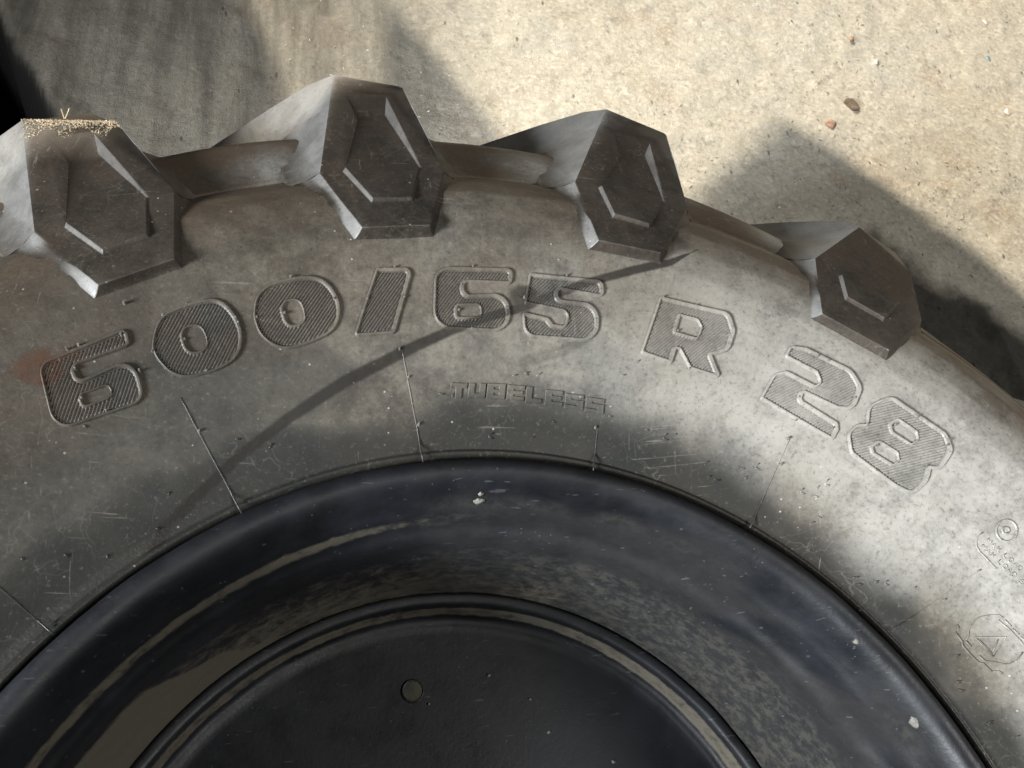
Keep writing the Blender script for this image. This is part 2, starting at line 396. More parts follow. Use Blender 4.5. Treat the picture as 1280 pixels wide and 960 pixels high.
# stains and soil, plus attributes that paint in shade and sheen
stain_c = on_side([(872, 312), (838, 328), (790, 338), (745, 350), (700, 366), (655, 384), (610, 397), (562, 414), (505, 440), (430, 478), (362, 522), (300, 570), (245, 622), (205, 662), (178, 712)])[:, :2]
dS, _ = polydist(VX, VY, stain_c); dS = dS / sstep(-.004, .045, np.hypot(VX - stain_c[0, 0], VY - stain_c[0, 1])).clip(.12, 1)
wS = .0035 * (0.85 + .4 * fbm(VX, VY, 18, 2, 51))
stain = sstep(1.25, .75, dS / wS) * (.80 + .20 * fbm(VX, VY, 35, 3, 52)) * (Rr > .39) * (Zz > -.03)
stain2c = on_side([(735, 422), (700, 440), (655, 452)])[:, :2]
d2, _ = polydist(VX, VY, stain2c); stain = np.maximum(stain, .35 * sstep(.006, .002, d2) * (Zz > 0))
for (px, py, rr, am) in ((650, 378, .012, .8), (600, 395, .02, .35), (845, 300, .022, .5), (700, 375, .02, .4)):
    c = on_side([(px, py)])[0]; dd = np.hypot(VX - c[0], VY - c[1]) + (fbm(VX, VY, 40, 3, 57) - .5) * .03
    stain = np.maximum(stain, am * sstep(rr, rr * .4, dd) * (Zz > 0))
rust = np.zeros(Rr.shape)
for (px, py, rr, am) in ((64, 462, .022, 1.), (95, 448, .020, .9), (110, 440, .012, .6)):
    c = on_side([(px, py)])[0]; dd = np.hypot((VX - c[0]), (VY - c[1]) * 1.6) + (fbm(VX, VY, 30, 3, 55) - .5) * .03
    rust = np.maximum(rust, am * sstep(rr, rr * .45, dd) * (Zz > 0))
lown = fbm(VX, VY, 14, 4, 60)
brown = np.clip(sstep(.555, .64, Rr) + .25 * lown + .30 * sstep(.46, .5, Rr) * sstep(1.05, 1.40, TT) + .35 * sstep(.56, .62, Rr) * sstep(1.25, .95, TT), 0, 1.25)
clean = sstep(.446, .404, Rr + (lown - .5) * .085)  # soft shade beside the bead, painted dark
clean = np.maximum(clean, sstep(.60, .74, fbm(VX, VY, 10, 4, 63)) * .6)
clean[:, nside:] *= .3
clean = np.maximum(clean, .50 * sstep(95, 128, np.degrees(TT)) * (.7 + .6 * fbm(VX, VY, 16, 3, 64)))  # left side painted dimmer to offset the nearby lamp
def sheen_f(x, y, r, t):
    n1 = fbm(x, y, 11, 4, 66); e = .420 + (n1 - .5) * .050
    return sstep(e - .020, e + .034, r) * sstep(.63, .53, r) * (sstep(112, 28, np.degrees(t)) * .86 + .06) * (.72 + .4 * fbm(x, y, 26, 3, 68))  # sheen painted in, stronger towards the right
pale = np.clip(sheen_f(VX, VY, Rr, TT), 0, 1) * (Zz > 0)
for tb_ in (121.0, 101.6, 81.6, 61.2):          # flank brightness painted on into the corner left of each lug
    q_ = polar(.672, tb_ + 1.4, 0); g_ = np.exp(-(((VX - q_[0]) ** 2 + (VY - q_[1]) ** 2) / .030 ** 2)) * (Zz > -.09) * (.75 + .5 * fbm(VX, VY, 40, 3, 69))
    pale = np.maximum(pale, .62 * g_); brown = brown * (1 - .8 * np.clip(g_, 0, 1))
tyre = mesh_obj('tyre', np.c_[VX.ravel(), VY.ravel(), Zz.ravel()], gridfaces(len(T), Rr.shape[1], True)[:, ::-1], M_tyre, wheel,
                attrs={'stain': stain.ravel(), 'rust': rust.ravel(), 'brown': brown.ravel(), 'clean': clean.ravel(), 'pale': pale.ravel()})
tyre.location = (0, 0, ZW)

def base_attrs(V, bscale=1.):
    "the same soiling, painted shade and sheen fields sampled for things moulded on the tyre"
    x, y = V[:, 0], V[:, 1]; r = np.hypot(x, y); t = np.arctan2(y, x)
    dS, _ = polydist(x, y, stain_c); wS = .0035 * (0.85 + .4 * fbm(x, y, 18, 2, 51))
    st = sstep(1.25, .75, dS / wS) * (.65 + .25 * fbm(x, y, 35, 3, 52))
    for (px, py, rr, am) in ((650, 378, .012, .8), (600, 395, .02, .35), (700, 375, .02, .4)):
        c = on_side([(px, py)])[0]; dd = np.hypot(x - c[0], y - c[1]) + (fbm(x, y, 40, 3, 57) - .5) * .03
        st = np.maximum(st, am * sstep(rr, rr * .4, dd))
    ru = np.zeros(len(x))
    for (px, py, rr, am) in ((64, 462, .022, 1.), (95, 448, .020, .9), (110, 440, .012, .6)):
        c = on_side([(px, py)])[0]; dd = np.hypot((x - c[0]), (y - c[1]) * 1.6) + (fbm(x, y, 30, 3, 55) - .5) * .03
        ru = np.maximum(ru, am * sstep(rr, rr * .45, dd))
    ln = fbm(x, y, 14, 4, 60)
    br = np.clip((sstep(.555, .64, r) + .25 * ln) * bscale + .30 * sstep(.46, .5, r) * sstep(1.05, 1.40, t) + .35 * bscale * sstep(.56, .62, r) * sstep(1.25, .95, t), 0, 1.25)
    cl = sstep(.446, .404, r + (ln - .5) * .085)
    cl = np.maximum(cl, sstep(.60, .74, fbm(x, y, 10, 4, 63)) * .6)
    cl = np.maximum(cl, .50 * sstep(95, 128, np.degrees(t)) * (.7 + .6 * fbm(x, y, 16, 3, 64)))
    return {'stain': st, 'rust': ru, 'brown': br, 'clean': cl, 'pale': np.clip(sheen_f(x, y, r, t), 0, 1)}

# ------------------------------------------------------------------ tread lugs
def qbez(a, b, c, t): return (1 - t) ** 2 * a + 2 * t * (1 - t) * b + t * t * c
LUGN = np.array([.287, 0, .958])          # (radial, tangential, axial) normal of the end face cone
def groove_r(t, z):
    k = np.interp(t, *kth); p = fz * k + tz * (1 - k)
    return float(np.interp(-z, -p[:, 1], p[:, 0]))
def lug(corners, panel, parent, scoop=1.):
    """corners: a b c d e f as (r, theta, z); end face plus bar running back across the tread"""
    bm = bmesh.new()
    def V(p): return bm.verts.new(tuple(p))
    cor = {k: polar(*v) for k, v in corners.items()}
    ftl = bm.verts.layers.float.new('foot')
    ctr = sum(cor.values()) / 6; tc = math.atan2(ctr[1], ctr[0])
    n = np.array([LUGN[0] * math.cos(tc), LUGN[0] * math.sin(tc), LUGN[2]])
    def pol(p): return np.hypot(p[0], p[1]), math.degrees(math.atan2(p[1], p[0]))
    # --- end face split round the inner panel
    order = ['a', 'b', 'c', 'd', 'e', 'f']
    face = {k: V(cor[k]) for k in order}
    pk = ['pa', 'g', 'h', 'i', 'j', 'pf']
    lift = dict(pa=-.0065 * scoop, g=.0022, h=.0030, i=.0030, j=.0008 - .0014 * scoop, pf=-.0110 * scoop)
    pc = {k: polar(*panel[k]) for k in pk}
    pm = sum(pc.values()) / 6
    fl = {k: V(pc[k]) for k in pk}
    top = {}
    for k in pk:
        inw = (pm - pc[k]); inw = inw / np.linalg.norm(inw)
        top[k] = V(pc[k] + n * lift[k] + inw * dict(pa=.038, g=.0025, h=.0025, i=.0025, j=.003, pf=.003 + .019 * scoop)[k])
    cen = V(pm + n * -.0030)
    for i in range(6):
        k0, k1 = order[i], order[(i + 1) % 6]; p0, p1 = pk[i], pk[(i + 1) % 6]
        bm.faces.new((fl[p0], fl[p1], top[p1], top[p0]))
        bm.faces.new((top[p0], top[p1], cen))
    # --- ridge lines of the bar, running back and to the left
    steps = [(.0, 0, 0), (.002, 1.5, -.016), (.004, 4.2, -.045), (.006, 9.6, -.10), (.006, 16, -.17), (.004, 23, -.25), (.0, 27, -.30)]
    ra, ta = pol(cor['a']); rf, tf = pol(cor['f']); rt = max(ra + .004, .778 if ra > .75 else ra + .01)
    A = [face['a']]; F = [face['f']]
    for i, (dr, dt, dz) in enumerate(steps[1:]):
        rr = rt + dr
        A.append(V(polar(rr, ta + dt, cor['a'][2] + dz))); F.append(V(polar(rr, tf + dt - .5, cor['a'][2] + dz)))
    rb, tb = pol(cor['b']); re, te = pol(cor['e'])
    # flank rows: foot of the flank is sunk in the tread base, with a flared fillet
    def flank(ridge, tt, side, lead):
        rows = []
        for i, (dr, dt, dz) in enumerate(steps[1:], 1):
            z = cor['a'][2] + dz
            tr = math.degrees(math.atan2(ridge[i].co.y, ridge[i].co.x)); rr = math.hypot(ridge[i].co.x, ridge[i].co.y)
            row = [ridge[i]]
            rg = groove_r(tr + side * 2, z)
            for fr, off in (((.52, .8), (.24, 1.9), (.10, 2.8), (.02, 3.7), (-.3, 4.5)) if i == 1 else ((.45, .5), (.14, 1.2), (.02, 2.2), (-.03, 2.9), (-.50, 3.4))):
                row.append(V(polar(rg + (rr - rg) * fr, tr + side * off, z)))
            rows.append(row)
        return rows
    LA = flank(A, tb, +1, True); LF = flank(F, te, -1, False)
    # --- skirt of the end face down to the sidewall
    NS = 6
    offs = dict(b=(2.4, -.003), c=(.80, -.0045), d=(-.45, -.0055), e=(-1.2, .004))
    def wavz(r_, t_):
        q = polar(r_, t_, 0); return float(sidez(r_)) + float((fbm(q[0], q[1], 9, 3, 41) - .5) * .0030)
    def column(p, dt, dr, top=None):
        r0, t0 = pol(p); z0 = p[2]; hgt = z0 - float(sidez(r0)); row = [top or V(p)]
        for s in range(1, NS + 1):
            t = s / NS; r1 = r0 + dr * t; row.append(V(polar(r1, t0 + dt * t, wavz(r1, t0 + dt * t) - .0007 * t + hgt * (1 - t) ** 2)))
        r1 = r0 + dr * 1.4; row.append(V(polar(r1, t0 + dt * 1.2, float(sidez(r1)) - .012)))
        return row
    sk = {k: column(cor[k], *offs[k], top=face[k]) for k in 'bcde'}
    edge_mid = {}
    for k0, k1 in (('b', 'c'), ('c', 'd'), ('d', 'e')):
        seq = [sk[k0]]
        for j in range(1, 6):
            t = j / 6
            seq.append(column(cor[k0] * (1 - t) + cor[k1] * t, offs[k0][0] * (1 - t) + offs[k1][0] * t, offs[k0][1] * (1 - t) + offs[k1][1] * t))
        seq.append(sk[k1]); edge_mid[k0] = [q[0] for q in seq]
        for q0, q1 in zip(seq[:-1], seq[1:]):
            for s in range(NS + 1): bm.faces.new((q0[s], q0[s + 1], q1[s + 1], q1[s]))
    for i in range(6):
        k0, k1 = order[i], order[(i + 1) % 6]; p0, p1 = pk[i], pk[(i + 1) % 6]
        rim_ = edge_mid.get(k0, [face[k0], face[k1]])
        bm.faces.new(rim_ + [fl[p1], fl[p0]])
    # --- left flank: from edge a-b back along the bar
    def join(first, rows, rev):
        for r0, r1 in zip([first] + rows[:-1], rows):
            for s in range(len(r0) - 1):
                q = (r0[s], r1[s], r1[s + 1], r0[s + 1])
                bm.faces.new(q if not rev else q[::-1])
    def first_row(k, ridge0, row_sk):
        e0 = np.array(ridge0.co); e1 = np.array(face[k].co)
        return [ridge0, V(e0 * .62 + e1 * .38), V(e0 * .25 + e1 * .75), face[k], row_sk[3], row_sk[6]]
    frA = first_row('b', face['a'], sk['b']); frF = first_row('e', face['f'], sk['e'])
    join(frA, LA, False); join(frF, LF, True)
    # tread face
    for i in range(len(A) - 1): bm.faces.new((A[i], F[i], F[i + 1], A[i + 1]))
    for row in LA + LF:
        for v_, f_ in zip(row[2:], (.25, .75, 1., 1.)): v_[ftl] = f_
    for k in 'be':
        for v_, f_ in zip(sk[k][2:], (.2, .4, .65, .85, 1., 1.)): v_[ftl] = f_
    for v_ in list(fl.values()) + list(top.values()): v_[ftl] = .45
    bm.faces.new([LA[-1][s] for s in range(6)][::-1] + [LF[-1][s] for s in range(6)])
    Fco = [tuple(v.co) for v in F]
    bmesh.ops.remove_doubles(bm, verts=bm.verts[:], dist=1e-5)
    bmesh.ops.recalc_face_normals(bm, faces=bm.faces[:])
    wl = bm.edges.layers.float.new('bevel_weight_edge')
    Fp = [Vector(v) for v in Fco]
    for e_ in bm.edges:
        if len(e_.link_faces) == 2 and e_.calc_face_angle(0) > RAD(24): e_[wl] = .22
        if all(min((v.co - p).length for p in Fp) < 1e-4 for v in e_.verts): e_[wl] = 1.
    me = bpy.data.meshes.new('lug'); bm.to_mesh(me); bm.free()
    me.materials.append(M_lug)
    o = bpy.data.objects.new('lug', me); COL.objects.link(o); o.parent = parent
    bv = o.modifiers.new('bevel', 'BEVEL'); bv.width = .012; bv.segments = 4; bv.limit_method = 'WEIGHT'
    for p in me.polygons: p.use_smooth = True
    return o
LPX = {'a': [(27, 150), (417, 93), (758, 136), (1074, 284)], 'b': [(43, 289), (400, 216), (719, 227), (1019, 323)],
       'c': [(122, 356), (452, 284), (748, 300), (1028, 392)], 'd': [(218, 323), (538, 281), (826, 316), (1112, 438)],
       'e': [(219, 240), (555, 214), (859, 259), (1152, 400)], 'f': [(146, 152), (504, 109), (834, 168), (1138, 340)],
       'g': [(81, 284), (429, 214), (748, 235), (1048, 345)], 'h': [(129, 318), (465, 253), (766, 272), (1056, 375)],
       'i': [(187, 297), (516, 252), (811, 285), (1104, 402)], 'j': [(187, 247), (527, 210), (832, 254), (1126, 378)],
       'pa': [(60, 172), (432, 118), (768, 166), (1062, 310)], 'pf': [(118, 168), (483, 122), (812, 180), (1110, 330)]}
cone = lambda r: .0695 - .30 * (r - .553)
def tup(X): return (float(np.hypot(X[0], X[1])), math.degrees(math.atan2(X[1], X[0])), float(X[2]))
lugs = []
lugdata = []
for q in range(4):
    C = {}; P = {}
    for k, L in LPX.items():
        X = hit([L[q]], cone)[0]
        (C if k in 'abcdef' and len(k) == 1 else P)[k] = tup(X)
    if 'g' in C: P['g'] = C.pop('g')
    lugdata.append((C, P)); lugs.append(lug(C, P, tyre, (.75, .75, .55, .05)[q]))
gen = lugs[1]
for n_ in range(4, 18):
    o = (lugs[3] if n_ < 9 else gen).copy(); COL.objects.link(o); o.parent = tyre
    o.rotation_euler = (0, 0, RAD(-20.0 * (n_ - 3) - 6.0 if n_ < 9 else -20.0 * (n_ - 1)))
for o in lugs:      # soiling attributes, after the shape is known
    V = np.array([v.co for v in o.data.vertices])
    nn = np.array([v.normal for v in o.data.vertices]); tt = np.arctan2(V[:, 1], V[:, 0])
    LF_ = sstep(.14, .42, -np.sin(tt) * nn[:, 0] + np.cos(tt) * nn[:, 1])
    for k, a in base_attrs(V, .8).items():
        if k == 'pale':
            nn = np.array([v.normal for v in o.data.vertices]); tt = np.arctan2(V[:, 1], V[:, 0])
            left = -np.sin(tt) * nn[:, 0] + np.cos(tt) * nn[:, 1]          # how far a face turns left along the tread
            lf = sstep(.14, .42, left); a = a * 0
        elif k == 'brown': a = np.maximum(a, .55) * (1.25 if o is lugs[3] else 1.)
        at = o.data.attributes.new(k, 'FLOAT', 'POINT'); at.data.foreach_set('value', (a * (0 if k in ('stain', 'clean') else 1 if k == 'pale' else 1)).astype(np.float32))

# ------------------------------------------------------------------ moulded lettering
def rounded(poly, seg=7):
    "polygon [(x,y,radius)] in picture units -> dense outline"
    n = len(poly); out = []
    P = [np.array(p[:2], float) for p in poly]
    for i in range(n):
        a, b, c = P[i - 1], P[i], P[(i + 1) % n]; r = poly[i][2]
        u = a - b; v = c - b; lu = np.linalg.norm(u); lv = np.linalg.norm(v); u /= lu; v /= lv
        ang = math.acos(max(-1, min(1, float(u @ v))))
        if r < .4 or ang > 3.0: out.append(b); continue
        d = min(r / math.tan(ang / 2), .48 * lu, .48 * lv); re = d * math.tan(ang / 2)
        p0 = b + u * d; p1 = b + v * d; w_ = (u + v); w_ /= np.linalg.norm(w_); c0 = b + w_ * math.hypot(d, re)
        a0 = math.atan2(*(p0 - c0)[::-1]); a1 = math.atan2(*(p1 - c0)[::-1]); da = (a1 - a0 + math.pi) % (2 * math.pi) - math.pi
        for s in range(seg + 1):
            t = a0 + da * s / seg; out.append(c0 + re * np.array([math.cos(t), math.sin(t)]))
    return np.array(out)
def spline(pts, n=6):
    P = np.array(pts, float); m_ = len(P); out = []
    for i in range(m_):
        p0, p1, p2, p3 = P[i - 1], P[i], P[(i + 1) % m_], P[(i + 2) % m_]
        for s in range(n):
            t = s / n
            out.append(.5 * ((2 * p1) + (-p0 + p2) * t + (2 * p0 - 5 * p1 + 4 * p2 - p3) * t * t + (-p0 + 3 * p1 - 3 * p2 + p3) * t ** 3))
    return np.array(out)
def sdf(X, Y, poly):
    "positive inside"
    best = np.full(X.shape, 1e9); ins = np.zeros(X.shape, bool)
    n = len(poly)
    for i in range(n):
        x0, y0 = poly[i]; x1, y1 = poly[(i + 1) % n]; dx, dy = x1 - x0, y1 - y0; L2 = dx * dx + dy * dy + 1e-18
        t = np.clip(((X - x0) * dx + (Y - y0) * dy) / L2, 0, 1)
        best = np.minimum(best, (X - x0 - t * dx) ** 2 + (Y - y0 - t * dy) ** 2)
        if y0 != y1:
            c = ((y0 > Y) != (y1 > Y)) & (X < (x1 - x0) * (Y - y0) / (y1 - y0) + x0); ins ^= c
    d = np.sqrt(best); return np.where(ins, d, -d)
def crop(k, ox, oy, pts): return [(ox + p[0] * k, oy + p[1] * k) + tuple(p[2:]) for p in pts]

def relief(name, X, Y, H, keep, parent, mat=None, groove=None):
    "height patch laid on the sidewall"
    r = np.hypot(X, Y); Zb = sidez(r) + (fbm(X, Y, 9, 3, 41) - .5) * .0030 * sstep(.400, .42, r) + H
    nu, nv = X.shape
    F = gridfaces(nu, nv); k = keep.ravel()
    F = F[k[F].any(1)]
    used = np.unique(F); idx = np.full(nu * nv, -1); idx[used] = np.arange(len(used))
    V = np.c_[X.ravel(), Y.ravel(), Zb.ravel()][used]
    at_ = base_attrs(V)
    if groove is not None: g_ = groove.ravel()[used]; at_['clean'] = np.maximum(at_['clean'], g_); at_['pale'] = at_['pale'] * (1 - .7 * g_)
    return mesh_obj(name, V, idx[F], mat or M_tyre, parent, attrs=at_)
def glyph(name, outer_px, holes_px, hatch_deg, parent, bw=.0027, grime=.75):
    po = on_side(outer_px, .002)[:, :2]; ph = [on_side(h, .002)[:, :2] for h in holes_px]
    lo = po.min(0) - .003; hi = po.max(0) + .003; st = .00042
    X, Y = np.meshgrid(np.arange(lo[0], hi[0], st), np.arange(lo[1], hi[1], st), indexing='ij')
    c = po.mean(0); th = math.atan2(c[1], c[0]); rt = np.array([math.sin(th), -math.cos(th)]); upv = np.array([math.cos(th), math.sin(th)])
    d = sdf(X, Y, po)
    sx, sy = (rt * 1.0 + upv * .35) * .0009
    di = sdf(X + sx, Y + sy, po)
    dh = np.full(X.shape, -1e9); dhi = dh
    for h in ph:
        s_ = sdf(X, Y, h); dh = np.maximum(dh, s_); dhi = np.maximum(dhi, sdf(X + sx, Y + sy, h))
    H0 = .0018
    wall = sstep(-.0009, .0002, d)                                  # outer wall
    edge_ = np.exp(-((d - .0008) / .0008) ** 2) * .00028
    inner = sstep(bw - .0006, bw + .0004, di)                       # 1 over the hatched floor
    hole_floor = sstep(bw - .0012, bw + .0002, dh)                  # 1 inside a counter
    holeband = sstep(-.0004, .0004, dhi)                            # frame round a counter
    edge2 = np.exp(-((dh - .0006) / .0007) ** 2) * .00018
    a = math.radians(hatch_deg); nx, ny = -math.sin(a), math.cos(a)
    ph_ = (X * nx + Y * ny) / .00205; tri = np.abs((ph_ % 1) - .5) * 2
    hat = .0001 + .0009 * sstep(.15, .85, tri) * sstep(bw + .0002, bw + .0012, di)
    inn = inner * (1 - holeband)
    H = wall * ((1 - inn) * (H0 + edge_ + edge2) + inn * hat)
    H = H * (1 - hole_floor)
    H = H - .0006 * (1 - wall) - .0004 * hole_floor
    H += (fbm(X, Y, 500, 2, 71) - .5) * .00015
    keep = (d > -.0010) & ~(dh > bw + .0012)
    return relief(name, X, Y, H, keep, parent, groove=inn * (1 - .75 * sstep(.3, .9, tri)) * grime)
def pw(P): # picture polygon angles
    return P
k3 = .15625
six1 = rounded([(47, 453, 17), (158, 408, 10), (163, 430.5, 7), (90, 456.0, 8), (98, 475, 8), (167, 444, 23), (182, 500, 17), (68, 539, 25)], 10)
six1h = rounded([(97, 491, 8), (137, 476, 8), (143.5, 494, 8), (103, 510.5, 8)])
k4 = .203125
o1 = spline([(180 + x * k4, 330 + y * k4) for x, y in ((52, 480), (75, 380), (130, 305), (250, 248), (390, 212), (480, 228), (555, 300), (600, 400), (600, 500), (560, 580), (490, 630), (390, 668), (270, 692), (170, 665), (95, 595), (58, 530))])
o1h = spline([(180 + x * k4, 330 + y * k4) for x, y in ((228, 430), (250, 385), (315, 364), (362, 382), (392, 440), (396, 500), (365, 535), (300, 548), (255, 520), (234, 470))])
o2 = spline([(180 + x * k4, 330 + y * k4) for x, y in ((677, 280), (700, 190), (775, 120), (900, 82), (1010, 70), (1095, 88), (1160, 145), (1202, 230), (1205, 320), (1168, 402), (1090, 455), (980, 497), (880, 515), (795, 493), (720, 430), (684, 350))])
o2h = spline([(180 + x * k4, 330 + y * k4) for x, y in ((845, 265), (870, 222), (930, 208), (970, 225), (994, 280), (998, 340), (970, 372), (910, 383), (872, 358), (852, 310))])
k5 = .265625
sl_ = rounded(crop(k5, 430, 320, [(155, 52, 2), (328, 50, 9), (240, 362, 4), (48, 376, 4)]))
six2 = rounded(crop(k5, 430, 320, [(430, 46, 19), (800, 56, 9), (791, 128, 4), (560, 118, 7), (572, 180, 7), (778, 172, 22), (788, 355, 20), (420, 338, 24)]))
six2h = rounded(crop(k5, 430, 320, [(524, 220, 6), (655, 217, 8), (655, 292, 6), (524, 296, 6)]))
five = rounded(crop(k5, 430, 320, [(875, 78, 1.5), (1222, 110, 10), (1226, 190, 5), (1005, 152, 6), (1012, 203, 6), (1202, 222, 22), (1200, 402, 20), (850, 378, 22), (842, 262, 2), (962, 290, 2), (985, 320, 2), (1040, 328, 5), (1060, 264, 8), (851, 222, 2)]))
k6 = .1354
Rg = rounded(crop(k6, 790, 355, [(268, 106, 2), (900, 262, 14), (958, 430, 14), (900, 610, 10), (738, 655, 1), (824, 868, 3), (540, 782, 1.5), (445, 606, 1), (412, 597, 1), (368, 730, 2), (85, 632, 3)]))
Rh = rounded(crop(k6, 790, 355, [(440, 265, 2), (625, 312, 8), (668, 395, 4), (620, 520, 7), (384, 448, 3)]))
k7 = .14577
two = rounded(crop(k7, 940, 420, [(288, 172, 3), (338, 76, 6), (470, 95, 8), (862, 285, 26), (955, 440, 14), (880, 632, 13), (740, 615, 8), (445, 480, 3), (425, 545, 4), (742, 738, 6), (748, 805, 3), (702, 890, 3), (76, 532, 1), (200, 318, 12), (300, 295, 8), (545, 418, 4), (592, 395, 4), (560, 310, 6)]))
k8 = .15109
eight = rounded(crop(k8, 1050, 480, [(230, 322, 1), (245, 168, 17), (430, 88, 16), (890, 400, 20), (950, 545, 14), (850, 700, 12), (760, 698, 1), (735, 800, 12), (610, 920, 14), (470, 850, 16), (98, 570, 14), (70, 400, 14), (150, 328, 8)]))
e1 = rounded(crop(k8, 1050, 480, [(415, 322, 4), (490, 270, 6), (662, 385, 6), (675, 460, 4), (605, 508, 5), (430, 398, 4)]))
e2 = rounded(crop(k8, 1050, 480, [(255, 510, 4), (335, 458, 6), (500, 560, 6), (512, 635, 4), (450, 682, 5), (275, 575, 4)]))
def im_ang(cx, cy, deg):
    "angle in the sidewall plane of a picture direction (deg, up positive)"
    q = on_side([(cx, cy), (cx + 10 * math.cos(RAD(deg)), cy - 10 * math.sin(RAD(deg)))])
    return math.degrees(math.atan2(q[1, 1] - q[0, 1], q[1, 0] - q[0, 0]))
for nm, op, hp, c, ang in (('numeral_six', six1, [six1h], (120, 470), 70), ('numeral_zero', o1, [o1h], (247, 422), 62), ('numeral_zero', o2, [o2h], (371, 389), 55),
                           ('slash', sl_, [], (482, 376), 55), ('numeral_six', six2, [six2h], (590, 370), 52), ('numeral_five', five, [], (704, 383), 44),
                           ('letter_r', Rg, [Rh], (862, 420), 38), ('numeral_two', two, [], (1013, 488), 26), ('numeral_eight', eight, [e1, e2], (1127, 552), 14)):
    glyph(nm, op, hp, im_ang(*c, ang), tyre, .0020 if c[0] < 400 else .0026, .9 if c[0] < 750 else .45)

# TUBELESS: flat block letters
BL = {'T': [(0, .68, 1, 1), (.32, 0, .70, 1)], 'U': [(0, 0, .36, 1), (.64, 0, 1, 1), (0, 0, 1, .32)],
      'E': [(0, 0, .38, 1), (0, 0, 1, .25), (0, .38, .92, .62), (0, .75, 1, 1)], 'L': [(0, 0, .38, 1), (0, 0, 1, .28)],
      'S': [(0, 0, 1, .25), (0, .38, 1, .62), (0, .75, 1, 1), (0, .5, .34, 1), (.66, 0, 1, .5)],
      'B': [(0, 0, .36, 1), (.66, 0, 1, 1), (0, 0, 1, .24), (0, .38, 1, .62), (0, .76, 1, 1)]}
spots = [('T', 120, 238, 104, 204), ('U', 240, 362, 106, 202), ('B', 364, 494, 108, 208), ('E', 498, 622, 118, 218), ('L', 624, 738, 130, 236),
         ('E', 752, 876, 152, 252), ('S', 884, 1014, 178, 276), ('S', 1020, 1150, 204, 302)]
for ch, x0, x1, yt, yb in spots:
    slope = .02 + .13 * max(0, (x0 - 300)) / 800
    def px(u, v):
        x = x0 + (x1 - x0 - 8) * u + 10 * v - 4; y = yb + (yt - yb) * v + slope * (u - .5) * (x1 - x0)
        return (540 + x * .1875, 460 + y * .1875)
    rects = [on_side([px(a, b), px(c, b), px(c, d_), px(a, d_)])[:, :2] for a, b, c, d_ in BL[ch]]
    al = np.vstack(rects); lo = al.min(0) - .001; hi = al.max(0) + .001
    X, Y = np.meshgrid(np.arange(lo[0], hi[0], .00030), np.arange(lo[1], hi[1], .00030), indexing='ij')
    d = np.max([sdf(X, Y, r_) for r_ in rects], 0)
    H = sstep(-.0004, .0002, d) * .0019 - .0006
    relief('letter_' + ch.lower(), X, Y, H, d > -.0005, tyre)

# ------------------------------------------------------------------ fine moulded lines
def ridges(name, lines, width, height, parent, kind=None, mat=None, taper=False, h0=0.):
    V = []; F = []
    for L in lines:
        P = on_side(L, h0); n = len(P)
        if n < 2: continue
        P[:, 2] = sidez(np.hypot(P[:, 0], P[:, 1])) + (fbm(P[:, 0], P[:, 1], 9, 3, 41) - .5) * .0030
        b0 = len(V)
        for i in range(n):
            t = P[min(i + 1, n - 1)] - P[max(i - 1, 0)]; t = t[:2] / (np.linalg.norm(t[:2]) + 1e-12); s_ = np.array([-t[1], t[0]])
            wdt = width * ((.35 + .65 * (i / (n - 1))) if taper else 1)
            for u, hh in ((-1, -.0006), (-.62, height * .7), (0, height), (.62, height * .7), (1, -.0006)):
                V.append((P[i, 0] + s_[0] * u * wdt, P[i, 1] + s_[1] * u * wdt, P[i, 2] + h0 + hh))
        for i in range(n - 1):
            for j in range(4): F.append((b0 + i * 5 + j, b0 + i * 5 + j + 1, b0 + i * 5 + 6 + j, b0 + i * 5 + 5 + j))
        F.append(tuple(b0 + j for j in range(5))[::-1]); F.append(tuple(b0 + (n - 1) * 5 + j for j in range(5)))
    V = np.array(V)
    o = mesh_obj(name, V, F, mat or M_tyre, parent, attrs=base_attrs(V))
    if kind: o['kind'] = kind
    return o
def seg(a, b, n=10, wob=0):
    return [(a[0] + (b[0] - a[0]) * i / n + random.uniform(-wob, wob), a[1] + (b[1] - a[1]) * i / n + random.uniform(-wob, wob)) for i in range(n + 1)]
for a, b in (((226, 498), (302, 641)), ((502, 434), (529, 577)), ((747, 531), (742, 588)), ((988, 545), (937, 660)), ((1226, 712), (1117, 787)), ((-8, 728), (66, 792))):
    ridges('moulded_rib', [seg(a, b, 14, .25)], .00062, .0005, tyre)
# small chevron ticks left by the mould vents
ticks = []
tp = [(806, 536), (1020, 612), (1030, 606), (1018, 620), (828, 548), (842, 545), (880, 582), (884, 596), (892, 600), (925, 586), (930, 598), (943, 585), (1000, 616), (1022, 646), (1012, 655), (1065, 722), (1072, 730), (1092, 728), (1105, 730), (1140, 738),
      (1192, 820), (1195, 852), (1198, 862), (1235, 903), (1270, 922), (760, 520), (775, 470), (795, 455), (640, 470), (655, 466), (670, 470), (548, 492), (564, 495), (690, 526), (610, 546), (664, 548), (210, 619), (195, 661), (133, 696), (26, 698), (80, 693), (294, 549), (336, 561), (104, 532)]
for x, y in tp:
    a = random.uniform(-.5, .9); l = random.uniform(4, 9)
    ticks.append([(x, y), (x + l * .5 * math.cos(a), y - l * .5 * math.sin(a)), (x + l * math.cos(a), y - l * math.sin(a))])
    if random.random() < .55: ticks.append([(x, y), (x + l * .8, y + random.uniform(0, 3))])
ridges('vent_tick', ticks, .0006, .0009, tyre, 'stuff')
